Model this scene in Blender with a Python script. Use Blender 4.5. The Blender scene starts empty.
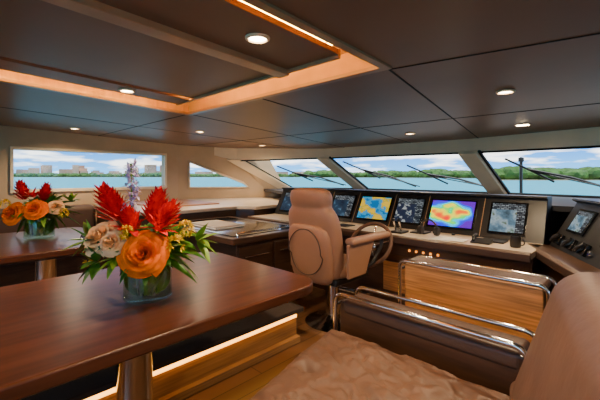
import bpy, bmesh, math, random
from mathutils import Vector, Matrix, noise
random.seed(7)
S = bpy.context.scene
COL = S.collection

# ---------------------------------------------------------------- materials
def new_mat(name):
    m = bpy.data.materials.new(name); m.use_nodes = True
    nt = m.node_tree
    return m, nt, nt.nodes["Principled BSDF"]

def mat(name, col, rough=0.5, metal=0.0, bump=0.0, bscale=30.0, var=0.0, vscale=6.0, emit=None, es=0.0, coat=0.0, spec=None, trans=0.0, stretch=(1,1,1)):
    m, nt, p = new_mat(name)
    p.inputs["Base Color"].default_value = (*col, 1)
    p.inputs["Roughness"].default_value = rough
    p.inputs["Metallic"].default_value = metal
    p.inputs["Coat Weight"].default_value = coat
    p.inputs["Coat Roughness"].default_value = 0.12
    if spec is not None: p.inputs["Specular IOR Level"].default_value = spec
    if trans: p.inputs["Transmission Weight"].default_value = trans
    if emit:
        p.inputs["Emission Color"].default_value = (*emit, 1)
        p.inputs["Emission Strength"].default_value = es
    tc = nt.nodes.new("ShaderNodeTexCoord")
    mp = nt.nodes.new("ShaderNodeMapping"); mp.inputs["Scale"].default_value = stretch
    nt.links.new(tc.outputs["Object"], mp.inputs[0])
    if var:
        n = nt.nodes.new("ShaderNodeTexNoise"); n.inputs["Scale"].default_value = vscale; n.inputs["Detail"].default_value = 5
        nt.links.new(mp.outputs[0], n.inputs["Vector"])
        r = nt.nodes.new("ShaderNodeValToRGB")
        r.color_ramp.elements[0].position = 0.3; r.color_ramp.elements[1].position = 0.7
        r.color_ramp.elements[0].color = (*[max(0, c*(1-var)) for c in col], 1)
        r.color_ramp.elements[1].color = (*[min(1, c*(1+var)) for c in col], 1)
        nt.links.new(n.outputs["Fac"], r.inputs[0]); nt.links.new(r.outputs[0], p.inputs["Base Color"])
    if bump:
        n = nt.nodes.new("ShaderNodeTexNoise"); n.inputs["Scale"].default_value = bscale; n.inputs["Detail"].default_value = 4
        nt.links.new(mp.outputs[0], n.inputs["Vector"])
        b = nt.nodes.new("ShaderNodeBump"); b.inputs["Strength"].default_value = bump; b.inputs["Distance"].default_value = 0.02
        nt.links.new(n.outputs["Fac"], b.inputs["Height"]); nt.links.new(b.outputs[0], p.inputs["Normal"])
    return m

def emis(name, col, s):
    m = bpy.data.materials.new(name); m.use_nodes = True
    nt = m.node_tree; nt.nodes.clear()
    e = nt.nodes.new("ShaderNodeEmission"); o = nt.nodes.new("ShaderNodeOutputMaterial")
    e.inputs[0].default_value = (*col, 1); e.inputs[1].default_value = s
    nt.links.new(e.outputs[0], o.inputs[0]); return m

M = {}
M['ceil'] = mat("ceiling_satin", (0.21, 0.12, 0.07), 0.38, bump=0.03, bscale=200, var=0.08, vscale=2, spec=.27)
M['seam'] = mat("seam_dark", (0.006, 0.005, 0.005), 0.8)
M['cream'] = mat("cream_trim", (0.86, 0.70, 0.47), 0.5, var=0.04)
M['wallp'] = mat("wall_panel", (0.54, 0.39, 0.235), 0.6, var=0.08, vscale=3)
M['tablewood'] = mat("walnut_gloss", (0.085, 0.026, 0.011), 0.3, var=0.4, vscale=3, stretch=(9, 0.7, 9), spec=.36)
M['oak'] = mat("oak_veneer", (0.36, 0.19, 0.07), 0.4, var=0.35, vscale=4, stretch=(1, 0.6, 14), coat=0.2)
M['oakx'] = mat("oak_panel", (0.50, 0.225, 0.07), 0.4, var=0.4, vscale=4, stretch=(0.8, 1, 16), coat=0.2)
M['darkwood'] = mat("dark_wood", (0.065, 0.031, 0.017), 0.35, var=0.3, vscale=4, stretch=(1, 1, 10), coat=0.2)
M['black'] = mat("black_plastic", (0.011, 0.011, 0.012), 0.4)
M['gloss'] = mat("black_glass", (0.006, 0.007, 0.008), 0.08)
M['chrome'] = mat("chrome", (0.72, 0.71, 0.7), 0.12, metal=1.0)
M['sofa'] = mat("sofa_fabric", (0.15, 0.078, 0.05), 0.52, bump=0.25, bscale=9, var=0.12, vscale=5)
M['sofadark'] = mat("sofa_leather_dark", (0.08, 0.045, 0.031), 0.45, bump=0.1, bscale=60)
M['tan'] = mat("tan_leather", (0.36, 0.185, 0.108), 0.42, bump=0.1, bscale=50, var=0.05)
M['counter'] = mat("pale_stone_counter", (0.68, 0.56, 0.42), 0.3, var=0.06)
M['carpet'] = mat("platform_carpet", (0.04, 0.026, 0.02), 0.9, bump=0.3, bscale=300)
M['deckdark'] = mat("dash_top", (0.03, 0.028, 0.028), 0.7)
M['red'] = mat("petal_red", (0.85, 0.004, 0.012), 0.5, var=0.35, vscale=20, spec=.25)
M['orange'] = mat("petal_orange", (1.0, 0.17, 0.0), 0.6, var=0.25, vscale=25, spec=.1)
M['peach'] = mat("petal_peach", (1.0, 0.56, 0.24), 0.5, var=0.1, vscale=25)
M['yellow'] = mat("petal_yellow", (0.95, 0.6, 0.01), 0.5, var=0.25, vscale=40)
M['lilac'] = mat("petal_lilac", (0.62, 0.52, 0.74), 0.5, var=0.25, vscale=40)
M['leaf'] = mat("leaf_green", (0.04, 0.16, 0.008), 0.4, var=0.4, vscale=12)
M['leaf2'] = mat("leaf_light", (0.17, 0.34, 0.025), 0.45, var=0.3, vscale=12)
M['white'] = mat("white_paper", (0.75, 0.75, 0.72), 0.6)
M['led'] = emis("led_amber", (1.0, 0.46, 0.06), 64)
M['ledstep'] = emis("led_step", (1.0, 0.42, 0.06), 6.5)
M['lamp'] = emis("lamp_disc", (1.0, 0.72, 0.42), 40)
M['switch'] = emis("switch_glow", (1.0, 0.3, 0.03), 2)
M['recess'] = mat("recess_veneer", (0.62, 0.36, 0.11), 0.4, var=0.15, vscale=4, stretch=(1, 6, 1), coat=.3)
M['frame'] = mat("tray_frame", (0.42, 0.25, 0.13), 0.35, var=0.1, coat=.3)
M['cloth'] = mat("placemat", (0.5, 0.45, 0.4), 0.7)
M['deckw'] = mat("foredeck_gelcoat", (0.4, 0.4, 0.38), 0.5)

# plank floor
m, nt, p = new_mat("plank_floor")
tc = nt.nodes.new("ShaderNodeTexCoord"); mp = nt.nodes.new("ShaderNodeMapping"); mp.inputs["Rotation"].default_value = (0, 0, math.pi/2)
br = nt.nodes.new("ShaderNodeTexBrick"); br.inputs["Scale"].default_value = 1.0
br.inputs["Brick Width"].default_value = 1.6; br.inputs["Row Height"].default_value = 0.12; br.inputs["Mortar Size"].default_value = 0.003
br.inputs["Color1"].default_value = (0.23, 0.115, 0.048, 1); br.inputs["Color2"].default_value = (0.15, 0.07, 0.03, 1); br.inputs["Mortar"].default_value = (0.02, 0.01, 0.005, 1)
nt.links.new(tc.outputs["Object"], mp.inputs[0]); nt.links.new(mp.outputs[0], br.inputs["Vector"]); nt.links.new(br.outputs[0], p.inputs["Base Color"])
p.inputs["Roughness"].default_value = 0.35
M['floor'] = m

# thin clear glass
def clear(name, tint, k, rough):
    m = bpy.data.materials.new(name); m.use_nodes = True; nt = m.node_tree; nt.nodes.clear()
    t = nt.nodes.new("ShaderNodeBsdfTransparent"); t.inputs[0].default_value = (*tint, 1)
    g = nt.nodes.new("ShaderNodeBsdfGlossy"); g.inputs["Roughness"].default_value = rough
    mx = nt.nodes.new("ShaderNodeMixShader"); mx.inputs[0].default_value = k; o = nt.nodes.new("ShaderNodeOutputMaterial")
    nt.links.new(t.outputs[0], mx.inputs[1]); nt.links.new(g.outputs[0], mx.inputs[2]); nt.links.new(mx.outputs[0], o.inputs[0])
    return m
M['glass'] = clear("window_glass", (0.95, 0.98, 0.98), .02, .02)
M['vaseg'] = clear("vase_glass", (0.80, 0.90, 0.82), .11, .04)

# ---------------------------------------------------------------- geometry helpers
def group(name, loc=(0, 0, 0)):
    e = bpy.data.objects.new(name, None); e.location = loc; e.empty_display_size = 0.1
    COL.objects.link(e); return e

def adopt(o, parent):
    if parent is not None:
        o.parent = parent
        o.matrix_parent_inverse = Matrix.Translation(-Vector(parent.location))
    return o

def mesh(name, verts, faces, m, parent=None, smooth=False, bevel=0, seg=3, sub=0, fixn=True):
    me = bpy.data.meshes.new(name); me.from_pydata([tuple(v) for v in verts], [], faces)
    if fixn:
        b = bmesh.new(); b.from_mesh(me); bmesh.ops.recalc_face_normals(b, faces=b.faces); b.to_mesh(me); b.free()
    me.materials.append(m)
    o = bpy.data.objects.new(name, me); COL.objects.link(o)
    if bevel:
        md = o.modifiers.new("bev", 'BEVEL'); md.width = bevel; md.segments = seg; md.limit_method = 'ANGLE'; md.angle_limit = 0.6
    if sub:
        md = o.modifiers.new("sub", 'SUBSURF'); md.levels = sub; md.render_levels = sub
    if smooth or bevel or sub:
        for f in me.polygons: f.use_smooth = True
    if bevel and not sub:
        w = o.modifiers.new("wn", 'WEIGHTED_NORMAL'); w.keep_sharp = False
    return adopt(o, parent)

BF = [(0, 1, 2, 3), (7, 6, 5, 4), (0, 4, 5, 1), (1, 5, 6, 2), (2, 6, 7, 3), (3, 7, 4, 0)]
def box(name, x0, x1, y0, y1, z0, z1, m, parent=None, bevel=0, seg=3):
    v = [(x0, y0, z0), (x1, y0, z0), (x1, y1, z0), (x0, y1, z0), (x0, y0, z1), (x1, y0, z1), (x1, y1, z1), (x0, y1, z1)]
    return mesh(name, v, BF, m, parent, bevel=bevel, seg=seg)

def prism(name, pts, z0, z1, m, parent=None, bevel=0, seg=3):
    n = len(pts)
    v = [(x, y, z0) for x, y in pts] + [(x, y, z1) for x, y in pts]
    f = [tuple(range(n))[::-1], tuple(range(n, 2*n))] + [(i, (i+1) % n, n+(i+1) % n, n+i) for i in range(n)]
    return mesh(name, v, f, m, parent, bevel=bevel, seg=seg)

def extr(name, o, ax, nx, prof, length, m, parent=None, bevel=0):
    """profile (n,z) swept along ax from o ; nx = outward horizontal axis"""
    o = Vector(o); ax = Vector(ax).normalized(); nx = Vector(nx).normalized(); n = len(prof)
    v = []
    for l in (0, length):
        for (a, z) in prof: v.append(o + ax*l + nx*a + Vector((0, 0, z)))
    f = [tuple(range(n)), tuple(range(n, 2*n))[::-1]] + [(i, (i+1) % n, n+(i+1) % n, n+i) for i in range(n)]
    return mesh(name, v, f, m, parent, bevel=bevel)

def tube(name, pts, r, m, parent=None, cyclic=False, res=4):
    c = bpy.data.curves.new(name, 'CURVE'); c.dimensions = '3D'; c.bevel_depth = r; c.bevel_resolution = res; c.use_fill_caps = True
    sp = c.splines.new('POLY'); sp.points.add(len(pts)-1)
    for i, q in enumerate(pts): sp.points[i].co = (*q, 1)
    sp.use_cyclic_u = cyclic; sp.use_smooth = True
    c.materials.append(m)
    o = bpy.data.objects.new(name, c); COL.objects.link(o)
    return adopt(o, parent)

def lathe(name, prof, c, m, parent=None, n=32, M3=None):
    v = []; f = []
    for (r, z) in prof:
        for k in range(n):
            a = 2*math.pi*k/n
            q = Vector((r*math.cos(a), r*math.sin(a), z))
            if M3: q = M3 @ q
            v.append(q + Vector(c))
    for i in range(len(prof)-1):
        for k in range(n):
            f.append((i*n+k, i*n+(k+1) % n, (i+1)*n+(k+1) % n, (i+1)*n+k))
    if prof[0][0] > 1e-4: f.append(tuple(range(n)))
    if prof[-1][0] > 1e-4: f.append(tuple(range((len(prof)-1)*n, len(prof)*n)))
    o = mesh(name, v, f, m, parent, smooth=True)
    md = o.modifiers.new("es", 'EDGE_SPLIT'); md.split_angle = 0.7
    return o

def loft(name, secs, m, parent=None, n=24, e=4.0, sub=1):
    """secs: (cx,cy,cz,hx,hy) superellipse cross sections, stacked in z"""
    v = []; f = []
    for (cx, cy, cz, hx, hy) in secs:
        for k in range(n):
            a = 2*math.pi*k/n; c, s = math.cos(a), math.sin(a)
            v.append((cx+hx*math.copysign(abs(c)**(2/e), c), cy+hy*math.copysign(abs(s)**(2/e), s), cz))
    for i in range(len(secs)-1):
        for k in range(n): f.append((i*n+k, i*n+(k+1) % n, (i+1)*n+(k+1) % n, (i+1)*n+k))
    f.append(tuple(range(n))[::-1]); f.append(tuple(range((len(secs)-1)*n, len(secs)*n)))
    return mesh(name, v, f, m, parent, smooth=True, sub=sub)

def rrect(x0, x1, y0, y1, r, k=8):
    pts = []
    for cx, cy, a0 in ((x1-r, y1-r, 0), (x0+r, y1-r, 90), (x0+r, y0+r, 180), (x1-r, y0+r, 270)):
        for i in range(k+1):
            a = math.radians(a0+90*i/k); pts.append((cx+r*math.cos(a), cy+r*math.sin(a)))
    return pts

# ---------------------------------------------------------------- room shell
def zc(x, y): return 2.13-0.043*y
box("floor", -6.6, 2.6, -2.6, 6.2, -0.1, 0.0, M['floor'])

T = [(-6.5, 3.3, 1.78), (-5.93, 4.28, 1.69), (-4.36, 5.2, 1.72), (-1.72, 5.2, 1.71), (0.75, 4.75, 1.70), (2.5, 3.7, 1.72)]
B = [(-6.5, 3.3, 1.12), (-5.5, 5.24, 1.12), (-4.05, 6.0, 1.12), (-1.55, 6.0, 1.12), (1.0, 5.45, 1.12), (2.5, 4.3, 1.12)]

# ceiling with tray opening
TX0, TX1, TY0, TY1 = -3.45, -1.1, -1.4, 1.87
def cpoly(pts): return [(x, y, zc(x, y)) for x, y in pts]
polys = [[(-6.6, -2.6), (TX0, -2.6), (TX0, TY1), (-6.6, TY1)], [(TX1, -2.6), (2.6, -2.6), (2.6, TY1), (TX1, TY1)],
         [(TX0, -2.6), (TX1, -2.6), (TX1, TY0), (TX0, TY0)],
         [(-6.6, TY1), (2.6, TY1), (2.6, 3.7), (0.8, 4.8), (-1.72, 5.25), (-4.36, 5.25), (-6.0, 4.3), (-6.6, 3.3)]]
v = []; f = []
for pl in polys:
    b0 = len(v); q = cpoly(pl); v += q; f.append(tuple(range(b0, b0+len(q))))
    b0 = len(v); v += [(x, y, z+0.3) for x, y, z in q]; f.append(tuple(range(b0, b0+len(q))))
mesh("ceiling", v, f, M['ceil'], fixn=False)

def sbox(name, x0, x1, y0, y1, a, b, m, parent=None, bevel=0):
    v = [(x, y, zc(x, y)+h) for h in (a, b) for x, y in ((x0, y0), (x1, y0), (x1, y1), (x0, y1))]
    return mesh(name, v, BF, m, parent, bevel=bevel)

tray = group("ceiling_light_tray", (-2.3, 0.3, 2.15))
sbox("recess_top", TX0-0.02, TX1+0.02, TY0, TY1+0.02, 0.15, 0.18, M['recess'], tray)
for nme, a in (("recess_side_port", (TX0-0.02, TX0, TY0, TY1)), ("recess_side_stbd", (TX1, TX1+0.02, TY0, TY1)), ("recess_side_fwd", (TX0, TX1, TY1, TY1+0.02)), ("recess_side_aft", (TX0, TX1, TY0-0.02, TY0))):
    sbox(nme, *a, 0.0, 0.15, M['recess'], tray)
for nme, a in (("lip_port", (TX0-0.03, TX0+0.02, TY0, TY1+0.03)), ("lip_stbd", (TX1-0.02, TX1+0.03, TY0, TY1+0.03)), ("lip_fwd", (TX0+0.02, TX1-0.02, TY1-0.02, TY1+0.03))):
    sbox(nme, *a, -0.012, 0.012, M['frame'], tray)
IX0, IX1, IY1 = -3.2, -1.24, 1.60
sbox("floating_panel_stbd", -1.66, IX1, TY0, IY1, 0.03, 0.06, M['ceil'], tray)
sbox("floating_panel_mid", -2.9, -1.76, TY0, IY1, 0.03, 0.06, M['ceil'], tray)
sbox("floating_panel_port", IX0, -2.94, TY0, IY1, 0.02, 0.06, M['ceil'], tray)
sbox("beam", -1.76, -1.66, TY0, IY1+0.02, -0.005, 0.065, M['frame'], tray, 0.005)
sbox("panel_nosing_fwd", IX0, IX1, IY1, IY1+0.02, 0.01, 0.065, M['frame'], tray)
sbox("led_fwd", IX0+0.02, IX1-0.02, IY1-0.06, IY1-0.03, 0.07, 0.085, M['led'], tray)
sbox("led_stbd", IX1-0.06, IX1-0.03, TY0, IY1-0.08, 0.07, 0.085, M['led'], tray)
sbox("led_port", IX0+0.03, IX0+0.06, TY0, IY1-0.08, 0.07, 0.085, M['led'], tray)

def seam(nme, p, q, w=0.006):
    p = Vector(p); q = Vector(q); d = (q-p).normalized(); n = Vector((-d.y, d.x))*w
    pts = [p-n, q-n, q+n, p+n]
    v = [(a.x, a.y, zc(a.x, a.y)-h) for h in (0.003, -0.003) for a in pts]
    return mesh(nme, v, BF, M['seam'], seams)
seams = group("trim_ceiling_seams", (-2, 3, 2.0))
for i, (p, q) in enumerate([((-1.1, 1.9), (-1.6, 5.2)), ((-1.1, 1.93), (2.5, 2.5)), ((-6.4, 3.5), (2.4, 3.75)), ((-2.3, 1.9), (-2.6, 5.2)), ((-3.45, 1.87), (-3.9, 5.2)),
                            ((0.1, 2.2), (0.1, 4.8)), ((-4.8, -2), (-4.8, 4.9)), ((-6.45, 1.87), (-3.45, 1.87)), ((-6.45, 0.3), (-3.5, 0.3)), ((-1.05, 0.3), (2.5, 0.3))]):
    seam("seam_%d" % (i+1), p, q)

# port wall with long window
WX = -6.5
wy0, wy1, wz0, wz1 = 0.78, 3.02, 1.19, 1.77
def wallbox(nme, y0, y1, z0, z1, m, par): return box(nme, WX-0.12, WX, y0, y1, z0, z1, m, par)
wp = group("wall_port", (WX, 0, 0))
wallbox("aft_part", -2.6, wy0, 0, 2.15, M['wallp'], wp)
wallbox("below_window", wy0, wy1, 0, wz0, M['wallp'], wp)
wallbox("above_window", wy0, wy1, wz1, 2.12, M['wallp'], wp)
wallbox("forward_part", wy1, 3.3, 0, 2.05, M['wallp'], wp)
w1 = group("window_1", (WX, 1.9, 1.5))
for nme, a in (("frame_top", (wy0-.04, wy1+.04, wz1, wz1+.04)), ("frame_bottom", (wy0-.04, wy1+.04, wz0-.05, wz0)), ("frame_aft", (wy0-.04, wy0, wz0, wz1)), ("frame_fwd", (wy1, wy1+.04, wz0, wz1))):
    box(nme, WX-0.01, WX+0.03, *a, M['cream'], w1, 0.006)
box("glass", WX-0.09, WX-0.08, wy0, wy1, wz0, wz1, M['glass'], w1)

A0 = Vector((-6.5, 3.3, 0)); A1 = Vector((-5.75, 4.85, 0))
def aw(s, z): p = A0.lerp(A1, s); return Vector((p.x, p.y, z))
win = [aw(0.12, 1.15), aw(0.80, 1.15), aw(0.74, 1.24), aw(0.12, 1.66)]
v = [aw(0, 0), aw(1, 0), aw(1, 1.95), aw(0, 1.99)] + win + [Vector((-5.5, 5.24, 0)), Vector((-5.5, 5.24, 1.12)), aw(1, 1.12), Vector((-5.9, 4.3, 1.7))]
f = [(0, 1, 5, 4), (1, 2, 6, 5), (2, 3, 7, 6), (3, 0, 4, 7), (1, 8, 9, 10), (10, 9, 11), (2, 11, 9)]
qn = group("wall_port_quarter", A0)
mesh("panel", v, f, M['wallp'], qn)
w2 = group("window_2", A0)
tube("frame", [q+Vector((.02, -.01, 0)) for q in win], 0.025, M['cream'], w2, cyclic=True)
mesh("glass", [q+Vector((-.02, .01, 0)) for q in win], [(0, 1, 2, 3)], M['glass'], w2)

bw = group("wall_forward", (-2, 6, 0))
for i in range(0, 5):
    b0, b1, t0, t1 = Vector(B[i]), Vector(B[i+1]), Vector(T[i]), Vector(T[i+1])
    if i > 0:
        mesh("lower_%d" % i, [(b0.x, b0.y, 0), (b1.x, b1.y, 0), b1, b0], [(0, 1, 2, 3)], M['deckdark'], bw)
        mesh("header_%d" % i, [t0, t1, (t1.x, t1.y, 2.12), (t0.x, t0.y, 2.12)], [(0, 1, 2, 3)], M['cream'], bw)
mesh("header_0", [aw(0.4, 1.8), Vector(T[1]), Vector((T[1][0], T[1][1], 2.1)), aw(0.4, 2.1)], [(0, 1, 2, 3)], M['cream'], bw)
for i in range(1, 5):
    g = group("window_%d" % (i+2), B[i])
    b0, b1, t0, t1 = Vector(B[i]), Vector(B[i+1]), Vector(T[i]), Vector(T[i+1])
    mesh("glass", [b0, b1, t1, t0], [(0, 1, 2, 3)], M['glass'], g)
    tube("gasket_top", [t0, t1], 0.014, M['seam'], g); tube("gasket_bottom", [b0, b1], 0.02, M['seam'], g)
for i in range(1, 5):
    b, t = Vector(B[i]), Vector(T[i])
    d = (Vector(B[min(i+1, 5)])-Vector(B[i-1])); d.z = 0; d.normalize(); w = 0.14 if i > 1 else .17
    n = d.cross((t-b).normalized()); n = n if n.y < 0 else -n
    t = t+(t-b)*0.05; b = b-(t-b)*0.05
    v = [b-d*w, b+d*w, b+d*w*.85+n*.06, b-d*w*.85+n*.06, t-d*w, t+d*w, t+d*w*.85+n*.06, t-d*w*.85+n*.06]
    mesh("trim_mullion_%d" % i, v, BF, M['cream'], bevel=0.01)
    mesh("trim_gasket_%d" % i, [b+d*w, b+d*(w+.03), b+d*(w+.03)+n*.03, b+d*w+n*.03, t+d*w, t+d*(w+.03), t+d*(w+.03)+n*.03, t+d*w+n*.03], BF, M['seam'])
prism("trim_dash_shelf", [(-4.1, 4.06), (1.2, 4.06), (2.45, 4.2), (1.0, 5.43), (-1.55, 5.98), (-4.05, 5.98), (-5.5, 5.22), (-5.7, 4.8), (-4.15, 4.06)], 1.06, 1.11, M['deckdark'])

ws = group("wall_starboard", (2.5, 0, 0))
box("lower", 2.5, 2.6, -2.6, 4.3, 0, 1.1, M['wallp'], ws)
box("upper", 2.5, 2.6, -2.6, 4.3, 1.8, 2.25, M['wallp'], ws)
box("post_aft", 2.5, 2.6, -2.6, -1.8, 1.1, 1.8, M['wallp'], ws)
box("post_fwd", 2.5, 2.6, 3.2, 4.3, 1.1, 1.8, M['wallp'], ws)
box("window_7", 2.54, 2.55, -1.8, 3.2, 1.1, 1.8, M['glass'])  # out-of-view window, added to let daylight into the cabin
box("wall_aft_port", -6.6, -4.4, -2.7, -2.6, 0, 2.3, M['wallp'])
box("wall_aft_starboard", 2.2, 2.6, -2.7, -2.6, 0, 2.3, M['wallp'])
box("wall_aft_header", -4.4, 2.2, -2.7, -2.6, 2.1, 2.3, M['wallp'])
dr = group("door_1", (-1, -2.65, 0))  # unseen glazed opening behind the camera, added to bring daylight inside
box("glass", -4.4, 2.2, -2.66, -2.65, 0.0, 2.09, M['glass'], dr)
for i, x in enumerate((-4.39, -2.2, 0.0, 2.1)): box("stile_%d" % (i+1), x, x+0.08, -2.69, -2.62, 0, 2.09, M['chrome'], dr)

# ---------------------------------------------------------------- downlights
def downlight(x, y, off=0.0, e=14, square=False, r=0.045):
    z = zc(x, y)+off
    g = group("recessed_downlight", (x, y, z))
    if square:
        box("trim_ring", x-.07, x+.07, y-.045, y+.045, z-.012, z-.002, M['chrome'], g, .004)
        box("lens", x-.055, x+.055, y-.03, y+.03, z-.016, z-.011, M['lamp'], g)
    else:
        lathe("trim_ring", [(r+.005, 0), (r+.02, -.002), (r+.018, -.01), (r+.004, -.014), (r, -.004), (r, 0)], (x, y, z), M['cream'], g)
        lathe("lens", [(0, -.006), (r, -.006)], (x, y, z), M['lamp'], g)
    l = bpy.data.lights.new("bulb", 'SPOT'); l.energy = e*4.1; l.color = (1, .72, .43); l.spot_size = 2.8; l.spot_blend = 0.9; l.shadow_soft_size = 0.05
    lo = bpy.data.objects.new("bulb", l); lo.location = (x, y, z-.03); COL.objects.link(lo); adopt(lo, g)
for a in [(-1.42, 1.155, .03, 18), (-.70, 2.86, 0, 24), (-3.05, 1.10, .02, 22), (-2.15, 4.29, 0, 22), (-4.46, 2.59, 0, 20), (-5.0, 4.17, 0, 22), (-5.8, 1.38, 0, 26), (-.55, .9, 0, 16), (-2.9, -.6, .02, 20), (.9, 1.2, 0, 20)]:
    downlight(a[0], a[1], a[2], a[3])
downlight(-.9, 4.35, 0, 12, True)

# ---------------------------------------------------------------- step / platform
st = group("lit_step_platform", (-2.4, 1, 0))
box("carcass", -2.68, -2.09, -1.8, 2.12, 0, 0.255, M['oak'], st)
box("top", -2.69, -2.02, -1.82, 2.14, 0.262, 0.30, M['carpet'], st, .008)
box("led", -2.088, -2.066, -1.75, 2.1, 0.212, 0.235, M['ledstep'], st)
box("plinth_rail", -2.10, -2.05, -1.8, 2.13, 0.0, 0.05, M['oak'], st, .004)

# ---------------------------------------------------------------- tables
def table(name, x0, x1, y0, y1, peds):
    g = group(name, ((x0+x1)/2, (y0+y1)/2, 0))
    prism("top", rrect(x0, x1, y0, y1, .16), .69, .75, M['tablewood'], g, .012, 4)
    prism("under_frame", rrect(x0+.12, x1-.12, y0+.12, y1-.12, .1), .655, .69, M['darkwood'], g)
    for i, (x, y) in enumerate(peds):
        lathe("pedestal_%d" % (i+1), [(.17, 0), (.17, .012), (.10, .03), (.085, .06), (.085, .6), (.11, .64), (.11, .656)], (x, y, 0), M['chrome'], g)
    return g
table("dining_table", -2.68, -1.40, -.55, 1.66, [(-1.84, .70), (-1.84, -.1)])
table("dining_table", -5.12, -3.62, -.9, 1.27, [(-4.02, .72), (-4.6, -.3)])

# ---------------------------------------------------------------- flowers
def frame_to(d):
    return Vector(d).normalized().to_track_quat('Z', 'Y').to_matrix()
class MB:
    def __init__(s): s.v = []; s.f = []
    def grid(s, fn, nu, nv):
        b = len(s.v)
        for j in range(nv+1):
            for i in range(nu+1): s.v.append(fn(i/nu*2-1, j/nv))
        for j in range(nv):
            for i in range(nu):
                a = b+j*(nu+1)+i; s.f.append((a, a+1, a+nu+2, a+nu+1))
def rose(mb, c, d, R):
    F = frame_to(d); c = Vector(c)
    rings = [(2, .13, 1.0), (3, .25, 1.04), (4, .38, 1.0), (5, .53, .9), (5, .7, .72), (6, .86, .5), (7, 1.0, .28)]
    for ring, (n, r_, h_) in enumerate(rings):
        rr = R*r_; H = R*h_*.95
        for k in range(n):
            a0 = 2*math.pi*(k+ring*.37)/n+random.uniform(-.15, .15); hw = math.pi/n*1.3; tw = random.uniform(-.06, .06); jr = random.uniform(.92, 1.08)
            def fn(u, v):
                a = a0+u*hw*(.45+.55*math.sin(min(v*1.6, 1)*math.pi/2))*(1-.5*max(0, v-.7)*abs(u))
                rad = rr*jr*(.25+.75*math.sin(v*math.pi/2)) + R*.2*max(0, v-.68)*4*(ring/6) + u*tw*R*2
                h = H*v*(1-.22*u*u*v) - R*.45*max(0, v-.72)*(ring/3)
                return c+F@Vector((rad*math.cos(a), rad*math.sin(a), h))
            mb.grid(fn, 6, 7)
def leaf(mb, b, d, L, W, droop=.3, roll=0):
    b = Vector(b); d = Vector(d).normalized(); s = d.cross(Vector((0, 0, 1)))
    if s.length < .05: s = Vector((1, 0, 0))
    s.normalize(); s = Matrix.Rotation(roll, 3, d)@s; nn = s.cross(d)
    def fn(u, v):
        w = W*max(0.0, math.sin(math.pi*min(1, v**.75)))**.9
        return b+d*L*v-Vector((0, 0, 1))*droop*L*v*v+s*u*w+nn*abs(u)*w*.35
    mb.grid(fn, 2, 7)
def ginger(mb, c, d, L, R):
    F = frame_to(d); c = Vector(c)
    for ring in range(10):
        t = ring/9; rad = R*math.sin(math.pi*(.18+.78*(1-t)*.75))
        n = 7 if ring < 7 else 4
        for k in range(n):
            a = 2*math.pi*(k+ring*.5)/n; base = Vector((rad*.3*math.cos(a), rad*.3*math.sin(a), L*t*.85))
            out = Vector((math.cos(a), math.sin(a), .8+t*1.5)).normalized()
            leaf(mb, c+F@base, F@out, R*1.5*(1-.45*t), R*.24, -.1)
def star(mb, c, d, L, n=7):
    F = frame_to(d)
    for k in range(n):
        a = 2*math.pi*k/n; o = Vector((math.cos(a), math.sin(a), random.uniform(.3, 1.2)))
        leaf(mb, c, F@o, L*random.uniform(.8, 1.1), L*.17, .1)
def puff(mb, c, R, n=26):
    for i in range(n):
        d = Vector((random.gauss(0, 1), random.gauss(0, 1), random.gauss(0, 1)+.5)).normalized()
        star(mb, Vector(c)+d*R*.6, d, R*.55, 5)

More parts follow.
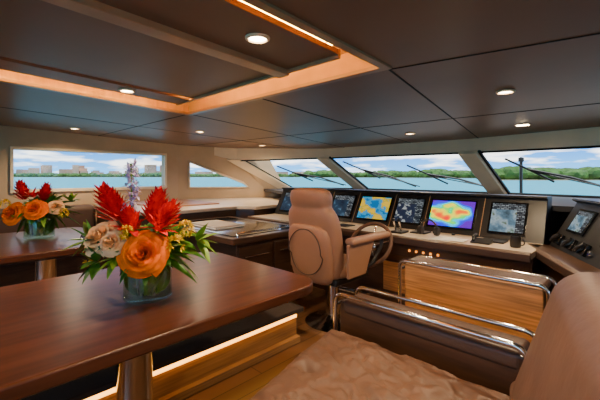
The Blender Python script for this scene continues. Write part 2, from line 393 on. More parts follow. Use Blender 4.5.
Rv = Vector((.719, .695, 0)); Fv = Vector((-.695, .719, 0)); Z = Vector((0, 0, 1))
def bouquet(base, k, spec):
    g = group("flower_arrangement", base); base = Vector(base)
    P = lambda a, f, z: base+(Rv*a+Fv*f+Z*z)*k
    R = .118*k; H = .18*k
    lathe("vase", [(R*.85, .002), (R, .01), (R, H), (R*.96, H), (R*.94, H*.12), (0, H*.10)], base+Z*.001, M['vaseg'], g)
    mb = MB()
    for i in range(16):
        a = 2*math.pi*i/16
        leaf(mb, base+Vector((math.cos(a)*R*.45, math.sin(a)*R*.45, H*.14)), (math.cos(a+1), math.sin(a+1), 2.2), H*.9, R*.32, 0, a)
    mesh("wrapped_leaves_in_vase", mb.v, mb.f, M['leaf2'], g, smooth=True, fixn=False)
    for i in range(9):
        a = 2*math.pi*i/9
        tube("stem_%d" % (i+1), [base+Vector((math.cos(a+2)*R*.5, math.sin(a+2)*R*.5, H*.15)), base+Vector((math.cos(a)*R*.4, math.sin(a)*R*.4, H*1.3))], .006*k, M['leaf'], g)
    mbs = {}
    def B_(n): return mbs.setdefault(n, MB())
    for kind, col, a, f, z, s, dr in spec:
        c = P(a, f, z); d = Rv*dr[0]+Fv*dr[1]+Z*dr[2]
        if kind == 'rose':
            rose(B_(col), c-d.normalized()*s*k*.5, d, s*k)
            for j in range(4): leaf(B_('leaf'), c-d.normalized()*s*k*.6, Vector((random.gauss(0, 1), random.gauss(0, 1), random.uniform(-.6, .4))), s*k*1.4, s*k*.35, .2)
        if kind == 'ginger': ginger(B_(col), c, d, s*k, s*k*.36)
        if kind == 'star': star(B_(col), c, d, s*k, 9)
        if kind == 'puff': puff(B_(col), c, s*k)
        if kind == 'spray':
            for j in range(40):
                q = c+d.normalized()*s*k*(j/40)+Vector((random.gauss(0, .016), random.gauss(0, .016), 0))*k
                star(B_(col), q, (random.gauss(0, 1), random.gauss(0, 1), .5), .04*k, 5)
            tube("spray_stem", [base+Z*H, c, c+d.normalized()*s*k], .004*k, M['leaf2'], g)
    c0 = base+Z*(H*1.25)
    for i in range(135):
        a = random.uniform(0, 2*math.pi); el = random.uniform(-.4, 1.1)
        d = Vector((math.cos(a)*math.cos(el), math.sin(a)*math.cos(el), math.sin(el)))
        b = c0+Vector((d.x, d.y, d.z*.8+.15))*k*random.uniform(.05, .12)
        L_ = k*random.uniform(.15, .25)
        if d.dot(Fv) < -.3: L_ *= .5
        leaf(B_('leaf' if random.random() < .65 else 'leaf2'), b, d, L_, k*random.uniform(.018, .034), random.uniform(.1, .6), random.uniform(-.6, .6))
    for n, mb in mbs.items():
        for q in mb.v: q.z = max(q.z, base.z+.02)
        mesh({'leaf': 'foliage', 'leaf2': 'foliage_light'}.get(n, n+"_blooms"), mb.v, mb.f, M[n], g, smooth=True, fixn=False)
    return g
bouquet((-1.87, .78, .751), 1.0, [
    ('rose', 'orange', .06, -.20, .28, .092, (.2, -1, .35)), ('rose', 'peach', -.20, -.12, .35, .078, (-.3, -1, .7)), ('rose', 'peach', -.11, -.17, .33, .055, (-.1, -1, .5)),
    ('rose', 'orange', -.28, -.02, .30, .05, (-.7, -.8, .4)), ('ginger', 'red', -.15, -.02, .41, .19, (-.4, -.2, 1)),
    ('ginger', 'red', .03, .0, .39, .18, (.25, -.1, 1)), ('ginger', 'red', .08, -.04, .37, .16, (.7, -.1, 1)), ('ginger', 'red', -.05, -.06, .36, .13, (-.1, -.4, 1)),
    ('star', 'red', -.04, -.1, .37, .13, (-.1, -.5, 1)), ('star', 'red', .1, -.1, .37, .11, (.4, -.5, 1)), ('puff', 'yellow', .18, -.1, .30, .055, (0, 0, 1)), ('puff', 'yellow', .21, -.03, .37, .05, (0, 0, 1)),
    ('puff', 'yellow', -.04, -.15, .37, .04, (0, 0, 1)), ('spray', 'lilac', -.07, -.03, .44, .27, (-.02, 0, 1)), ('puff', 'yellow', -.27, -.06, .22, .04, (0, 0, 1)),
    ('star', 'leaf2', .26, .0, .3, .14, (1, 0, .4)), ('star', 'leaf2', -.3, .0, .3, .14, (-1, 0, .4)), ('star', 'leaf2', -.1, -.14, .24, .10, (-.3, -1, .3)), ('star', 'leaf', -.2, -.12, .22, .13, (-.6, -.6, .1))])
bouquet((-4.45, .745, .751), 1.12, [
    ('rose', 'orange', -.13, -.18, .25, .085, (-.2, -1, .4)), ('rose', 'orange', .07, -.17, .29, .078, (.2, -1, .5)), ('rose', 'peach', .2, -.08, .3, .055, (.6, -1, .6)),
    ('ginger', 'red', -.14, 0, .35, .17, (-.3, 0, 1)), ('ginger', 'red', .04, 0, .34, .16, (.3, -.1, 1)), ('star', 'red', .0, -.08, .38, .11, (0, -.5, 1)),
    ('puff', 'yellow', -.25, -.08, .32, .05, (0, 0, 1)), ('puff', 'yellow', .25, -.05, .24, .05, (0, 0, 1)), ('star', 'leaf2', .22, .1, .33, .12, (.3, 0, 1))])
gl = group("sunglasses", (-3.9, 1.0, .75))
for i, dx in enumerate((0, .075)):
    tube("rim_%d" % (i+1), [(-3.95+dx+.03*math.cos(a*.5236), 1.0, .785+.024*math.sin(a*.5236)) for a in range(12)], .004, M['black'], gl, cyclic=True)
    tube("temple_%d" % (i+1), [(-3.98+dx*1.85, 1.0, .79), (-3.98+dx*1.85, 1.12, .79), (-3.98+dx*1.85, 1.15, .757)], .003, M['black'], gl)

# ---------------------------------------------------------------- port settee, chart counter, side deck
se = group("port_settee", (-5.9, .3, 0))
box("base", -6.45, -5.5, -2.0, 1.75, 0, .3, M['darkwood'], se)
box("seat", -6.45, -5.42, -2.0, 1.78, .3, .46, M['sofadark'], se, .05, 5)
box("back", -6.46, -6.2, -2.0, 1.78, .42, .93, M['sofadark'], se, .08, 5)
cc = group("chart_counter", (-3.5, 2.4, 0))
box("carcass", -4.28, -2.78, 2.0, 2.92, 0, .74, M['darkwood'], cc, .01)
box("top", -4.32, -2.72, 1.92, 3.0, .74, .80, M['darkwood'], cc, .012)
box("glass_inset", -4.2, -2.82, 2.0, 2.88, .80, .806, M['gloss'], cc)
for i, (a, b) in enumerate(((2.02, 2.44), (2.48, 2.9))):
    box("door_%d" % (i+1), -2.785, -2.765, a, b, .05, .7, M['darkwood'], cc, .006)
    tube("handle_%d" % (i+1), [(-2.75, a+.06, .6), (-2.75, b-.06, .6)], .008, M['chrome'], cc)
tube("fiddle_rail", [(-2.76, 2.0, .80), (-2.76, 2.0, .84), (-2.76, 2.9, .84), (-2.76, 2.9, .80)], .01, M['chrome'], cc)
bk = group("chart_book", (-3.6, 2.3, .806))
box("cover", -3.9, -3.3, 2.1, 2.5, .807, .815, M['white'], bk, .003)
box("pages", -3.88, -3.32, 2.12, 2.48, .815, .832, M['cloth'], bk, .003)
sd = group("port_side_deck", (-5.4, 3, 0))
prism("carcass", [(-6.45, 1.85), (-4.45, 1.85), (-4.45, 3.2), (-4.2, 3.35), (-4.2, 4.4), (-5.6, 5.0), (-6.45, 3.3)], 0, .88, M['darkwood'], sd)
prism("top", [(-6.48, 1.82), (-4.4, 1.82), (-4.4, 3.18), (-4.13, 3.33), (-4.13, 4.45), (-5.62, 5.0), (-6.48, 3.3)], .88, .93, M['counter'], sd, .01)
prism("leather_pad", [(-6.3, 2.2), (-4.9, 2.2), (-4.9, 3.2), (-6.3, 3.2)], .93, .95, M['tan'], sd, .008)

# ---------------------------------------------------------------- helm console
def screen_mat(kind):
    m, nt, p = new_mat("screen_"+kind)
    p.inputs["Base Color"].default_value = (.01, .01, .012, 1); p.inputs["Roughness"].default_value = .15
    uv = nt.nodes.new("ShaderNodeTexCoord"); L = nt.links
    r = nt.nodes.new("ShaderNodeValToRGB"); cr = r.color_ramp
    n = nt.nodes.new("ShaderNodeTexNoise"); L.new(uv.outputs["UV"], n.inputs["Vector"])
    sx = nt.nodes.new("ShaderNodeSeparateXYZ"); L.new(uv.outputs["UV"], sx.inputs[0])
    def ramp(lst, mode='LINEAR', rr=None):
        c_ = (rr or r).color_ramp; c_.interpolation = mode
        while len(c_.elements) < len(lst): c_.elements.new(.5)
        for e, (pos, c) in zip(c_.elements, lst): e.position = pos; e.color = (*c, 1)
    def math_(op, a, b):
        q = nt.nodes.new("ShaderNodeMath"); q.operation = op
        for i, x in enumerate((a, b)):
            if isinstance(x, (int, float)): q.inputs[i].default_value = x
            else: L.new(x, q.inputs[i])
        return q.outputs[0]
    out = r.outputs[0]; s = 1.0
    if kind == 'sonar':
        n.inputs["Scale"].default_value = 2.6; n.inputs["Detail"].default_value = 1.0
        dx = math_('ABSOLUTE', math_('SUBTRACT', sx.outputs["X"], .4), 0); dy = math_('ABSOLUTE', math_('SUBTRACT', sx.outputs["Y"], .5), 0)
        d2 = math_('ADD', math_('MULTIPLY', math_('MULTIPLY', dx, dx), 1.3), math_('MULTIPLY', math_('MULTIPLY', dy, dy), 1.8))
        L.new(math_('ADD', math_('SUBTRACT', .74, math_('MULTIPLY', d2, 1.3)), math_('MULTIPLY', math_('SUBTRACT', n.outputs["Fac"], .5), 1.3)), r.inputs[0])
        ramp([(.02, (.1, .0, .4)), (.2, (.0, .03, .9)), (.36, (.0, .45, .95)), (.47, (.0, .7, .1)), (.57, (.95, .75, .0)), (.68, (1, .18, .0)), (.82, (.9, .0, .01))]); s = 1.8
    elif kind == 'chart':
        n.inputs["Scale"].default_value = 2.2; n.inputs["Detail"].default_value = 4; L.new(n.outputs["Fac"], r.inputs[0])
        ramp([(0, (.01, .15, .4)), (.42, (.03, .3, .55)), (.49, (.55, .4, .03)), (.53, (.8, .5, .03))], 'CONSTANT'); s = 1.1
    else:
        n.inputs["Scale"].default_value = 2.4 if kind != 'radar' else 4; n.inputs["Detail"].default_value = 3 if kind != 'radar' else 6
        L.new(n.outputs["Fac"], r.inputs[0])
        if kind == 'camera': ramp([(.3, (.03, .05, .06)), (.45, (.12, .22, .3)), (.55, (.35, .45, .5)), (.62, (.1, .16, .1)), (.7, (.45, .12, .06))])
        elif kind == 'radar': ramp([(0, (.008, .012, .03)), (.52, (.02, .03, .06)), (.58, (.5, .52, .5)), (.64, (.02, .06, .12))])
        else: ramp([(.3, (.01, .015, .03)), (.55, (.02, .05, .09)), (.66, (.1, .2, .3))])
        br = nt.nodes.new("ShaderNodeTexBrick"); br.inputs["Scale"].default_value = 1; br.inputs["Brick Width"].default_value = .13; br.inputs["Row Height"].default_value = .06
        br.inputs["Mortar Size"].default_value = .012; br.inputs["Color1"].default_value = (.3, .34, .36, 1); br.inputs["Color2"].default_value = (.01, .02, .03, 1); br.inputs["Mortar"].default_value = (.01, .012, .02, 1)
        L.new(uv.outputs["UV"], br.inputs["Vector"])
        mk = math_('MAXIMUM', math_('GREATER_THAN', sx.outputs["Y"], .78), math_('GREATER_THAN', sx.outputs["X"], .76))
        mxx = nt.nodes.new("ShaderNodeMix"); mxx.data_type = 'RGBA'; L.new(mk, mxx.inputs[0]); L.new(r.outputs[0], mxx.inputs[6]); L.new(br.outputs[0], mxx.inputs[7])
        out = mxx.outputs[2]; s = 1.0
    L.new(out, p.inputs["Emission Color"]); p.inputs["Emission Strength"].default_value = s
    return m
for k_ in ('sonar', 'chart', 'radar', 'camera', 'gauge'): M['s_'+k_] = screen_mat(k_)

def console(pre, g, o, ax, nx, L, desk, screens, deskm):
    o = Vector(o); ax = Vector(ax).normalized(); nx = Vector(nx).normalized()
    extr(pre+"carcass", o, ax, nx, [(-desk+.14, 0), (-desk+.14, .52), (-desk+.05, .6), (-desk+.05, .74), (.38, .74), (.38, 0)], L, M['darkwood'], g)
    extr(pre+"desk", o, ax, nx, [(-desk, .745), (-desk, .80), (.02, .80), (.02, .745)], L, deskm, g, .008)
    extr(pre+"desk_edge_roll", o, ax, nx, [(-desk-.02, .73), (-desk-.025, .79), (-desk, .803), (-desk+.02, .803), (-desk+.02, .73)], L, M['sofadark'], g, .006)
    extr(pre+"screen_panel", o, ax, nx, [(0, .80), (.20, 1.17), (.16, 1.19), (.17, 1.205), (.40, 1.2), (.40, .74), (0, .74)], L, M['black'], g, .004)
    up = (nx*.20+Z*.36).normalized(); out = (-nx*.36+Z*.20).normalized()
    def pp(a, s, off=0): return o+Z*.81+ax*a+up*s+out*off
    for i, (a0, a1, s0, s1, kind) in enumerate(screens):
        bz = [pp(a0-.018, s0-.018), pp(a1+.018, s0-.018), pp(a1+.018, s1+.018), pp(a0-.018, s1+.018)]
        mesh(pre+"bezel_%d" % (i+1), bz+[q+out*.014 for q in bz], BF, M['gloss'], g, bevel=.003)
        q = [pp(a0, s0, .0155), pp(a1, s0, .0155), pp(a1, s1, .0155), pp(a0, s1, .0155)]
        ob = mesh(pre+"display_%d" % (i+1), q, [(0, 1, 2, 3)], M['s_'+kind], g, fixn=False)
        uvl = ob.data.uv_layers.new(name="UV")
        for l in ob.data.loops: uvl.data[l.index].uv = [(0, 0), (1, 0), (1, 1), (0, 1)][l.vertex_index]
    return pp
x0 = -4.1
g = group("helm_console", (-2.3, 3.66, 0))
pp = console("", g, (x0, 3.66, 0), (1, 0, 0), (0, 1, 0), 3.5, .5,
    [(a-x0, b-x0, .06, .35, k_) for a, b, k_ in ((-3.98, -3.62, 'gauge'), (-3.5, -3.1, 'camera'), (-3.0, -2.68, 'gauge'), (-2.56, -2.15, 'chart'), (-2.05, -1.74, 'radar'), (-1.64, -1.20, 'sonar'), (-1.04, -.76, 'camera'))], M['counter'])
for i, xx in enumerate((-3.05, -2.62, -2.1, -1.69, -1.12)):
    a = xx-x0; q = [pp(a-.003, 0), pp(a+.003, 0), pp(a+.003, .41), pp(a-.003, .41)]
    mesh("panel_joint_%d" % (i+1), q+[v_+Vector((0, -.004, .002)) for v_ in q], BF, M['frame'], g)
box("front_panel_wood", -1.95, -.75, 3.285, 3.30, .2, .5, M['oakx'], g, .004)
for i in range(5): box("switch_%d" % (i+1), -1.62+i*.07, -1.602+i*.07, 3.19, 3.205, .655, .675, M['switch'], g, .003)
for i in range(6): lathe("knob_%d" % (i+1), [(.016, 0), (.015, .014), (0, .016)], (-1.9+i*.19, 3.56, .805), M['black'], g, 16)
box("keypad_1", -2.62, -2.42, 3.28, 3.45, .795, .81, M['black'], g, .004)
box("keypad_2", -1.72, -1.56, 3.42, 3.58, .80, .815, M['black'], g, .004)
box("keypad_3", -1.05, -.85, 3.42, 3.58, .80, .815, M['black'], g, .004)
for i, xx in enumerate((-1.84, -1.78)):
    tube("throttle_%d" % (i+1), [(xx, 3.36, .80), (xx, 3.33, .88), (xx, 3.3, .93)], .01, M['chrome'], g)
    lathe("throttle_grip_%d" % (i+1), [(0, -.02), (.018, -.012), (.018, .012), (0, .02)], (xx, 3.3, .935), M['black'], g, 14)
box("throttle_base", -1.88, -1.74, 3.28, 3.45, .795, .82, M['black'], g, .008)
dv = Vector((.46, -.89, 0)).normalized(); nv = Vector((.89, .46, 0)).normalized()
pp2 = console("wing_", g, Vector((-.56, 3.66, 0)), dv, nv, 1.35, .16, [(.17, .40, .17, .34, 'camera'), (.72, .98, .14, .34, 'gauge')], M['darkwood'])
outw = (-nv*.36+Z*.2).normalized()
for i, a in enumerate((.10, .32, .52)):
    q = [pp2(a, .02), pp2(a+.09, .02), pp2(a+.09, .11), pp2(a, .11)]
    mesh("vhf_radio_%d" % (i+1), q+[v_+outw*.03 for v_ in q], BF, M['gloss'], g, bevel=.006)
    c = pp2(a+.13, .06, .0)
    lathe("dial_%d" % (i+1), [(.022, 0), (.02, .02), (0, .022)], c, M['chrome'], g, 16, frame_to(outw))
    tube("handset_%d" % (i+1), [pp2(a+.01, .03, .045), pp2(a+.045, .06, .055), pp2(a+.08, .1, .045)], .014, M['black'], g)

DT = .8045
hs = group("headset", (-1.5, 3.38, DT))
tube("band", [(-1.5+.085*math.cos(t_), 3.38, .86+.1*math.sin(t_)) for t_ in [math.pi*i/12 for i in range(13)]], .009, M['black'], hs)
for i, sx in enumerate((-1, 1)): lathe("ear_cup_%d" % (i+1), [(0, -.022), (.04, -.02), (.045, 0), (.04, .02), (0, .022)], (-1.5+sx*.082, 3.38, .851), M['black'], hs, 20, frame_to((1, 0, 0)))
ph = group("desk_phone", (-.98, 3.36, DT))
mesh("body", [(-1.08, 3.27, DT), (-.92, 3.27, DT), (-.92, 3.38, DT), (-1.08, 3.38, DT), (-1.08, 3.27, .815), (-.92, 3.27, .815), (-.92, 3.38, .84), (-1.08, 3.38, .84)], BF, M['black'], ph, bevel=.006)
tube("handset", [(-1.05, 3.275, .83), (-1.05, 3.30, .858), (-1.05, 3.35, .87), (-1.05, 3.375, .855)], .014, M['black'], ph)
pa = group("paper_notes", (-1.28, 3.3, DT))
box("sheet_1", -1.40, -1.24, 3.2, 3.42, DT, DT+.003, M['white'], pa)
box("sheet_2", -1.29, -1.12, 3.22, 3.38, DT+.0035, DT+.006, M['white'], pa)
mg = group("coffee_mug", (-.74, 3.33, DT))
lathe("body", [(.035, 0), (.04, .01), (.04, .09), (.036, .09), (.034, .015), (0, .012)], (-.74, 3.33, DT), M['black'], mg, 24)
tube("handle", [(-.74+.04+.025*math.sin(t_), 3.33, .85+.028*math.cos(t_)) for t_ in [math.pi*i/8 for i in range(9)]], .005, M['black'], mg)

# steering wheel
sw = group("steering_wheel", (-2.02, 3.12, .74))
W3 = Matrix.Rotation(math.radians(58), 3, 'X'); wc = Vector((-1.97, 3.06, .70))
ring = [wc+W3@Vector((.23*math.cos(a), .23*math.sin(a), 0)) for a in [2*math.pi*i/40 for i in range(40)]]
tube("rim", ring, .019, M['sofa'], sw, cyclic=True)
for i in range(5):
    a = 2*math.pi*i/5+math.pi/2
    tube("spoke_%d" % (i+1), [wc+W3@Vector((0, 0, -.04)), wc+W3@Vector((.22*math.cos(a), .22*math.sin(a), 0))], .009, M['chrome'], sw)
lathe("hub", [(.045, -.08), (.05, -.04), (.03, -.01), (0, 0)], wc, M['chrome'], sw, 24, W3)
tube("shaft", [wc, wc+W3@Vector((0, 0, -.18))], .022, M['black'], sw)

# ---------------------------------------------------------------- helm chair
hc = group("helm_chair", (-2.1, 2.6, 0))
cx = -2.1
lathe("pedestal", [(.26, 0), (.26, .02), (.12, .05), (.065, .09), (.065, .42), (.12, .46), (0, .46)], (cx, 2.62, 0), M['chrome'], hc)
box("seat_pan", cx-.25, cx+.25, 2.36, 2.86, .44, .5, M['black'], hc, .02)
loft("seat_cushion", [(cx, 2.63, .485, .24, .24), (cx, 2.63, .50, .28, .27), (cx, 2.63, .57, .285, .275), (cx, 2.63, .605, .27, .26), (cx, 2.63, .615, .2, .2)], M['tan'], hc)
loft("backrest", [(cx, 2.42, .46, .2, .06), (cx, 2.42, .5, .25, .09), (cx, 2.40, .7, .275, .105), (cx, 2.365, .9, .285, .105), (cx, 2.335, 1.03, .275, .10), (cx, 2.32, 1.09, .245, .088), (cx, 2.32, 1.12, .205, .08), (cx, 2.315, 1.15, .215, .10), (cx, 2.31, 1.21, .22, .105), (cx, 2.30, 1.265, .2, .095), (cx, 2.30, 1.29, .14, .06)], M['tan'], hc, 28, 3.0)
loft("back_shell", [(cx, 2.345, .44, .2, .05), (cx, 2.335, .5, .23, .06), (cx, 2.31, .7, .245, .06), (cx, 2.28, .88, .245, .055), (cx, 2.265, .98, .2, .04)], M['tan'], hc, 28, 3.0)
tube("back_stitch", [(cx+.19*math.cos(a), 2.225+.005*math.sin(a)+(.03 if math.sin(a) < 0 else -.003), .73+.20*math.sin(a)) for a in [2*math.pi*i/36 for i in range(36)]], .005, M['sofadark'], hc, cyclic=True)
for i, sx in enumerate((-1, 1)):
    x = cx+sx*.335
    box("arm_pad_%d" % (i+1), x-.05, x+.05, 2.42, 3.04, .80, .86, M['tan'], hc, .028, 5)
    tube("arm_frame_%d" % (i+1), [(x-sx*.02, 2.45, .8), (x-sx*.02, 2.46, .66), (x-sx*.04, 2.5, .55), (cx+sx*.22, 2.6, .47)], .02, M['chrome'], hc)
    tube("arm_strut_%d" % (i+1), [(x, 2.95, .80), (x, 2.93, .72), (x, 2.8, .6), (cx+sx*.24, 2.74, .5)], .016, M['black'], hc)
    mesh("arm_side_%d" % (i+1), [(x-.015, 2.4, .52), (x+.015, 2.4, .52), (x+.015, 2.66, .52), (x-.015, 2.66, .52), (x-.015, 2.40, .81), (x+.015, 2.40, .81), (x+.015, 2.8, .81), (x-.015, 2.8, .81)], BF, M['tan'], hc, bevel=.012)
tube("footrest", [(cx-.2, 2.88, .25), (cx-.2, 2.98, .22), (cx+.2, 2.98, .22), (cx+.2, 2.88, .25), (cx, 2.66, .32)], .015, M['chrome'], hc)

# ---------------------------------------------------------------- bench ends with chrome rails
def rail(nme, x0, x1, y, zt, zb, par, r=.05, th=.013):
    pts = [(x0, y, zb)] + [(x0+r-r*math.cos(a), y, zt-r+r*math.sin(a)) for a in [math.pi/2*i/6 for i in range(7)]] + [(x1-r+r*math.sin(a), y, zt-r+r*math.cos(a)) for a in [math.pi/2*i/6 for i in range(7)]] + [(x1, y, zb)]
    return tube(nme, pts, th, M['chrome'], par)
cb = group("companion_bench", (-.85, 2.5, 0))
box("end_panel", -1.26, -.40, 2.43, 2.46, .12, .74, M['oakx'], cb, .004)
box("carcass", -1.26, -.40, 2.46, 2.62, .0, .72, M['darkwood'], cb, .01)
box("bolster", -1.27, -.39, 2.462, 2.64, .71, .765, M['sofadark'], cb, .025, 5)
rail("rail_aft", -1.29, -.37, 2.41, .765, .02, cb)
rail("rail_fwd", -1.29, -.37, 2.66, .755, .02, cb)
tube("rail_cross", [(-1.29, 2.41, .70), (-1.29, 2.66, .70)], .012, M['chrome'], cb)

# ---------------------------------------------------------------- sofa in the foreground
so = group("lounge_sofa", (-.7, .9, 0))
sl = .235
fx = lambda y, x: x+(1.70-y)*sl
def sk(nme, x0, x1, y0, y1, z0, z1, m, bevel=.05, lean=0, seg=5):
    v = []
    for z, l in ((z0, 0), (z1, lean)):
        for x, y in ((x0, y0), (x1, y0), (x1, y1), (x0, y1)): v.append((fx(y, x)+l, y, z))
    return mesh(nme, v, BF, m, so, bevel=bevel, seg=seg)
sk("base", -1.32, -.2, -.9, 1.70, 0.02, .29, M['darkwood'], .01)
def cushion(nme, x0, x1, y0, y1, z0, z1, m, amp, nx_=80, ny_=90, e=.06):
    v = []; f = []
    def top(u, w):
        x = x0+(x1-x0)*u; y = y0+(y1-y0)*w
        edge = min(u*(x1-x0), (1-u)*(x1-x0), w*(y1-y0), (1-w)*(y1-y0))
        rnd = math.sqrt(max(0, 1-(1-min(1, edge/e))**2))
        n = noise.fractal(Vector((x*2.2+y*1.5, y*3.2-x*.8, 3)), 1.0, 2.0, 4)
        w2 = abs(noise.noise(Vector((x*5+2*n, y*2.2+1.5*n, 7))))
        w3 = abs(noise.noise(Vector((x*3+1.5*n+y*3, y*7+2*n, 11))))
        w4 = min(abs(noise.noise(Vector((x*2.0+.6*n, y*5.0+x*2, 21)))), .06)/.06
        z = z1-.05*(1-rnd)+amp*(n*.5+(.35-w2)*.7-min(w3, .2)*.9+w4*.35)*min(1, edge/.08)+.02*math.sin(math.pi*u)*math.sin(math.pi*w)
        return (fx(y, x), y, z)
    for j in range(ny_+1):
        for i in range(nx_+1): v.append(top(i/nx_, j/ny_))
    for j in range(ny_):
        for i in range(nx_):
            a = j*(nx_+1)+i; f.append((a, a+1, a+nx_+2, a+nx_+1))
    loop = [i for i in range(nx_+1)]+[j*(nx_+1)+nx_ for j in range(1, ny_+1)]+[ny_*(nx_+1)+i for i in range(nx_-1, -1, -1)]+[j*(nx_+1) for j in range(ny_-1, 0, -1)]
    b0 = len(v)
    for l in loop: v.append((v[l][0], v[l][1], z0))
    n = len(loop)
    for k in range(n): f.append((loop[k], loop[(k+1) % n], b0+(k+1) % n, b0+k))
    f.append(tuple(range(b0, b0+n)))
    return mesh(nme, v, f, m, so, smooth=True)
cushion("seat_cushion", -1.39, -.34, .62, 1.72, .29, .46, M['sofa'], .055)
cushion("seat_cushion_aft", -1.39, -.34, -.85, .61, .29, .455, M['sofa'], .016, 40, 40)
sk("back_base", -.40, -.02, -.9, 1.78, .28, .52, M['sofa'], .05)
sk("backrest", -.42, -.10, .86, 1.80, .40, 1.04, M['sofa'], .11, .20, 8)
sk("backrest_aft", -.42, -.10, -.5, .84, .40, .99, M['sofa'], .11, .20, 8)
box("arm_panel", -1.375, -.36, 1.79, 1.84, .02, .60, M['darkwood'], so, .01)
box("arm_pad", -1.36, -.37, 1.785, 1.99, .52, .615, M['sofadark'], so, .03)
rail("arm_rail", -1.395, -.345, 1.77, .65, .02, so, .06, .014)
rail("arm_rail_fwd", -1.395, -.345, 2.0, .64, .02, so, .06, .012)
tube("arm_rail_cross", [(-1.395, 1.77, .58), (-1.395, 2.0, .57)], .012, M['chrome'], so)

# ---------------------------------------------------------------- windscreen wipers
def wiper(i, a0, s0, a1, s1):
    b0, b1, t0, t1 = Vector(B[i]), Vector(B[i+1]), Vector(T[i]), Vector(T[i+1])
    P = lambda a, s: b0.lerp(b1, a).lerp(t0.lerp(t1, a), s)+Vector((0, .09, .06))
    g = group("windscreen_wiper", P(a0, s0))
    tube("arm", [P(a0, s0), P((a0+a1)/2, (s0+s1)/2)+Vector((0, .03, .03)), P(a1, s1)], .015, M['black'], g)
    tube("arm_link", [P(a0+.03, s0), P(a1+.02, s1-.06)], .009, M['black'], g)
    da = .08
    tube("blade", [P(a1-da, s1+.25), P(a1, s1-.0), P(a1+da, s1-.28)], .014, M['black'], g)
wiper(1, .75, .02, .35, .45); wiper(2, .45, .02, .15, .55); wiper(3, .55, .02, .22, .5); wiper(2, .95, .02, .62, .4)
prism("foredeck", [(-5.6, 5.5), (-4.1, 6.25), (-1.5, 6.25), (1.1, 5.7), (2.6, 4.6), (1.9, 8.5), (.4, 11.5), (-2.3, 13.5), (-4.8, 11.5), (-5.9, 8.5)], .1, .3, M['deckw'])
jm = group("jackstaff", (-1.45, 6.9, .3))
tube("pole", [(-1.45, 6.9, .3), (-1.45, 6.9, 1.62)], .025, M['black'], jm)
lathe("base_flange", [(.1, 0), (.1, .02), (.03, .04), (.03, .06)], (-1.45, 6.9, .3), M['black'], jm, 16)
lathe("finial", [(0, -.05), (.045, -.03), (.045, .03), (0, .05)], (-1.45, 6.9, 1.66), M['black'], jm, 16)

# ---------------------------------------------------------------- outside
m, nt, p = new_mat("sea_water")
p.inputs["Base Color"].default_value = (.02, .27, .38, 1); p.inputs["Roughness"].default_value = .5; p.inputs["Specular IOR Level"].default_value = .1
tc = nt.nodes.new("ShaderNodeTexCoord")
n = nt.nodes.new("ShaderNodeTexNoise"); n.inputs["Scale"].default_value = .35; n.inputs["Detail"].default_value = 6
nt.links.new(tc.outputs["Object"], n.inputs["Vector"])
b = nt.nodes.new("ShaderNodeBump"); b.inputs["Strength"].default_value = 1; b.inputs["Distance"].default_value = .6
nt.links.new(n.outputs["Fac"], b.inputs["Height"]); nt.links.new(b.outputs[0], p.inputs["Normal"])
mesh("sea", [(-4000, -1500, -5), (4000, -1500, -5), (4000, 5000, -5), (-4000, 5000, -5)], [(0, 1, 2, 3)], m)
M['tree'] = mat("tree_foliage", (.035, .10, .012), .8, var=.5, vscale=.12)
M['bldg'] = mat("building_stucco", (.45, .27, .18), .8, var=.4, vscale=.02)
M['sand'] = mat("shore_sand", (.45, .36, .24), .9)
ico = bmesh.new(); bmesh.ops.create_icosphere(ico, subdivisions=2, radius=1); IV = [v.co.copy() for v in ico.verts]; IF = [tuple(v.index for v in f.verts) for f in ico.faces]; ico.free()
def camdir(t): return Fv+Rv*t
def shore(name, t0, t1, d0, d1, h, n):
    g = group(name, camdir((t0+t1)/2)*d0+Z*-5); mb = MB()
    for i in range(n):
        t = t0+(t1-t0)*(i+random.random())/n; d = d0+(d1-d0)*(t-t0)/(t1-t0)+random.uniform(0, 60)
        c = camdir(t)*d; hh = h*random.uniform(.6, 1.05)*(.8+.3*noise.noise(Vector((t*9, 0, 0)))); b = len(mb.v); w = hh*random.uniform(.6, 1.0)
        for q in IV:
            k_ = 1+.35*noise.noise(q*2+Vector((i, 0, 0)))
            mb.v.append(Vector((c.x+q.x*w*k_, c.y+q.y*w*k_, -5+hh*.5+q.z*hh*.55*k_)))
        mb.f += [tuple(a+b for a in f_) for f_ in IF]
    mesh("tree_canopy", mb.v, mb.f, M['tree'], g, fixn=False)
    k_ = 12; pts = [camdir(t0+(t1-t0)*i/k_)*((d0+(d1-d0)*i/k_)-12) for i in range(k_+1)]; bp = [camdir(t0+(t1-t0)*i/k_)*((d0+(d1-d0)*i/k_)+80) for i in range(k_+1)]
    v = [(q.x, q.y, z) for z in (-5.2, -4.4) for q in pts+bp[::-1]]; nn = len(pts)*2
    mesh("beach", v, [tuple(range(nn)), tuple(range(nn, 2*nn))]+[(j, (j+1) % nn, nn+(j+1) % nn, nn+j) for j in range(nn)], M['sand'], g)
shore("near_shore_trees", .52, 1.3, 430, 400, 19, 240)
shore("far_shore_trees", .02, .56, 900, 640, 20, 260)
shore("port_shore_trees", -1.3, .0, 1000, 1000, 15, 380)
sk_ = group("city_skyline", camdir(-.5)*1200+Z*-5); mb = MB()
for i in range(75):
    t = random.uniform(-1.1, -.33) if i < 60 else random.uniform(-.3, .02); c = camdir(t)*random.uniform(1160, 1280); w = random.uniform(6, 15); h = random.choice((16, 20, 22, 26, 30, 40)) if i < 60 else 18
    b = len(mb.v)
    for z in (-5, -5+h):
        for sx, sy in ((-1, -1), (1, -1), (1, 1), (-1, 1)): mb.v.append(Vector((c.x+sx*w, c.y+sy*w, z)))
    mb.f += [tuple(a+b for a in f_) for f_ in BF]
mesh("buildings", mb.v, mb.f, M['bldg'], sk_)

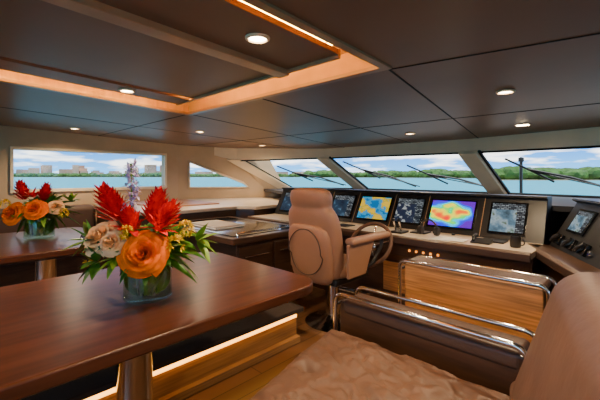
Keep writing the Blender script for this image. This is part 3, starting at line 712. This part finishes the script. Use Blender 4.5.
# sky
w = bpy.data.worlds.new("World"); S.world = w; w.use_nodes = True; nt = w.node_tree; nt.nodes.clear(); L = nt.links
tc = nt.nodes.new("ShaderNodeTexCoord"); sx = nt.nodes.new("ShaderNodeSeparateXYZ"); L.new(tc.outputs["Generated"], sx.inputs[0])
r = nt.nodes.new("ShaderNodeValToRGB"); L.new(sx.outputs["Z"], r.inputs[0])
r.color_ramp.elements[0].position = 0.0; r.color_ramp.elements[0].color = (.11, .38, .74, 1)
r.color_ramp.elements[1].position = .5; r.color_ramp.elements[1].color = (.2, .28, .42, 1)
e = r.color_ramp.elements.new(.07); e.color = (.03, .19, .6, 1)
mp = nt.nodes.new("ShaderNodeMapping"); mp.inputs["Scale"].default_value = (3.2, 3.2, 20); L.new(tc.outputs["Generated"], mp.inputs[0])
n = nt.nodes.new("ShaderNodeTexNoise"); n.inputs["Scale"].default_value = 2.4; n.inputs["Detail"].default_value = 7; n.inputs["Roughness"].default_value = .55; L.new(mp.outputs[0], n.inputs["Vector"])
cr = nt.nodes.new("ShaderNodeValToRGB"); cr.color_ramp.elements[0].position = .48; cr.color_ramp.elements[0].color = (0, 0, 0, 1); cr.color_ramp.elements[1].position = .61; cr.color_ramp.elements[1].color = (.95, .95, .95, 1)
L.new(n.outputs["Fac"], cr.inputs[0])
mx = nt.nodes.new("ShaderNodeMix"); mx.data_type = 'RGBA'; L.new(cr.outputs[0], mx.inputs[0]); L.new(r.outputs[0], mx.inputs[6]); mx.inputs[7].default_value = (1, .98, .94, 1)
bg = nt.nodes.new("ShaderNodeBackground"); bg.inputs[1].default_value = 3.9; L.new(mx.outputs[2], bg.inputs[0])
o = nt.nodes.new("ShaderNodeOutputWorld"); L.new(bg.outputs[0], o.inputs[0])

l = bpy.data.lights.new("sun", 'SUN'); l.energy = 6; l.angle = .01; l.color = (1, .95, .86)
so_ = bpy.data.objects.new("sun", l); so_.rotation_euler = (math.radians(14), math.radians(12), 0); COL.objects.link(so_)

# camera
c = bpy.data.cameras.new("camera"); c.lens = 21.12; c.sensor_width = 36; c.shift_y = -25/600; c.clip_end = 10000; c.clip_start = .02
co = bpy.data.objects.new("camera", c); co.location = (0, 0, 1.4); co.rotation_euler = (math.pi/2, 0, math.radians(44)); COL.objects.link(co)
S.camera = co
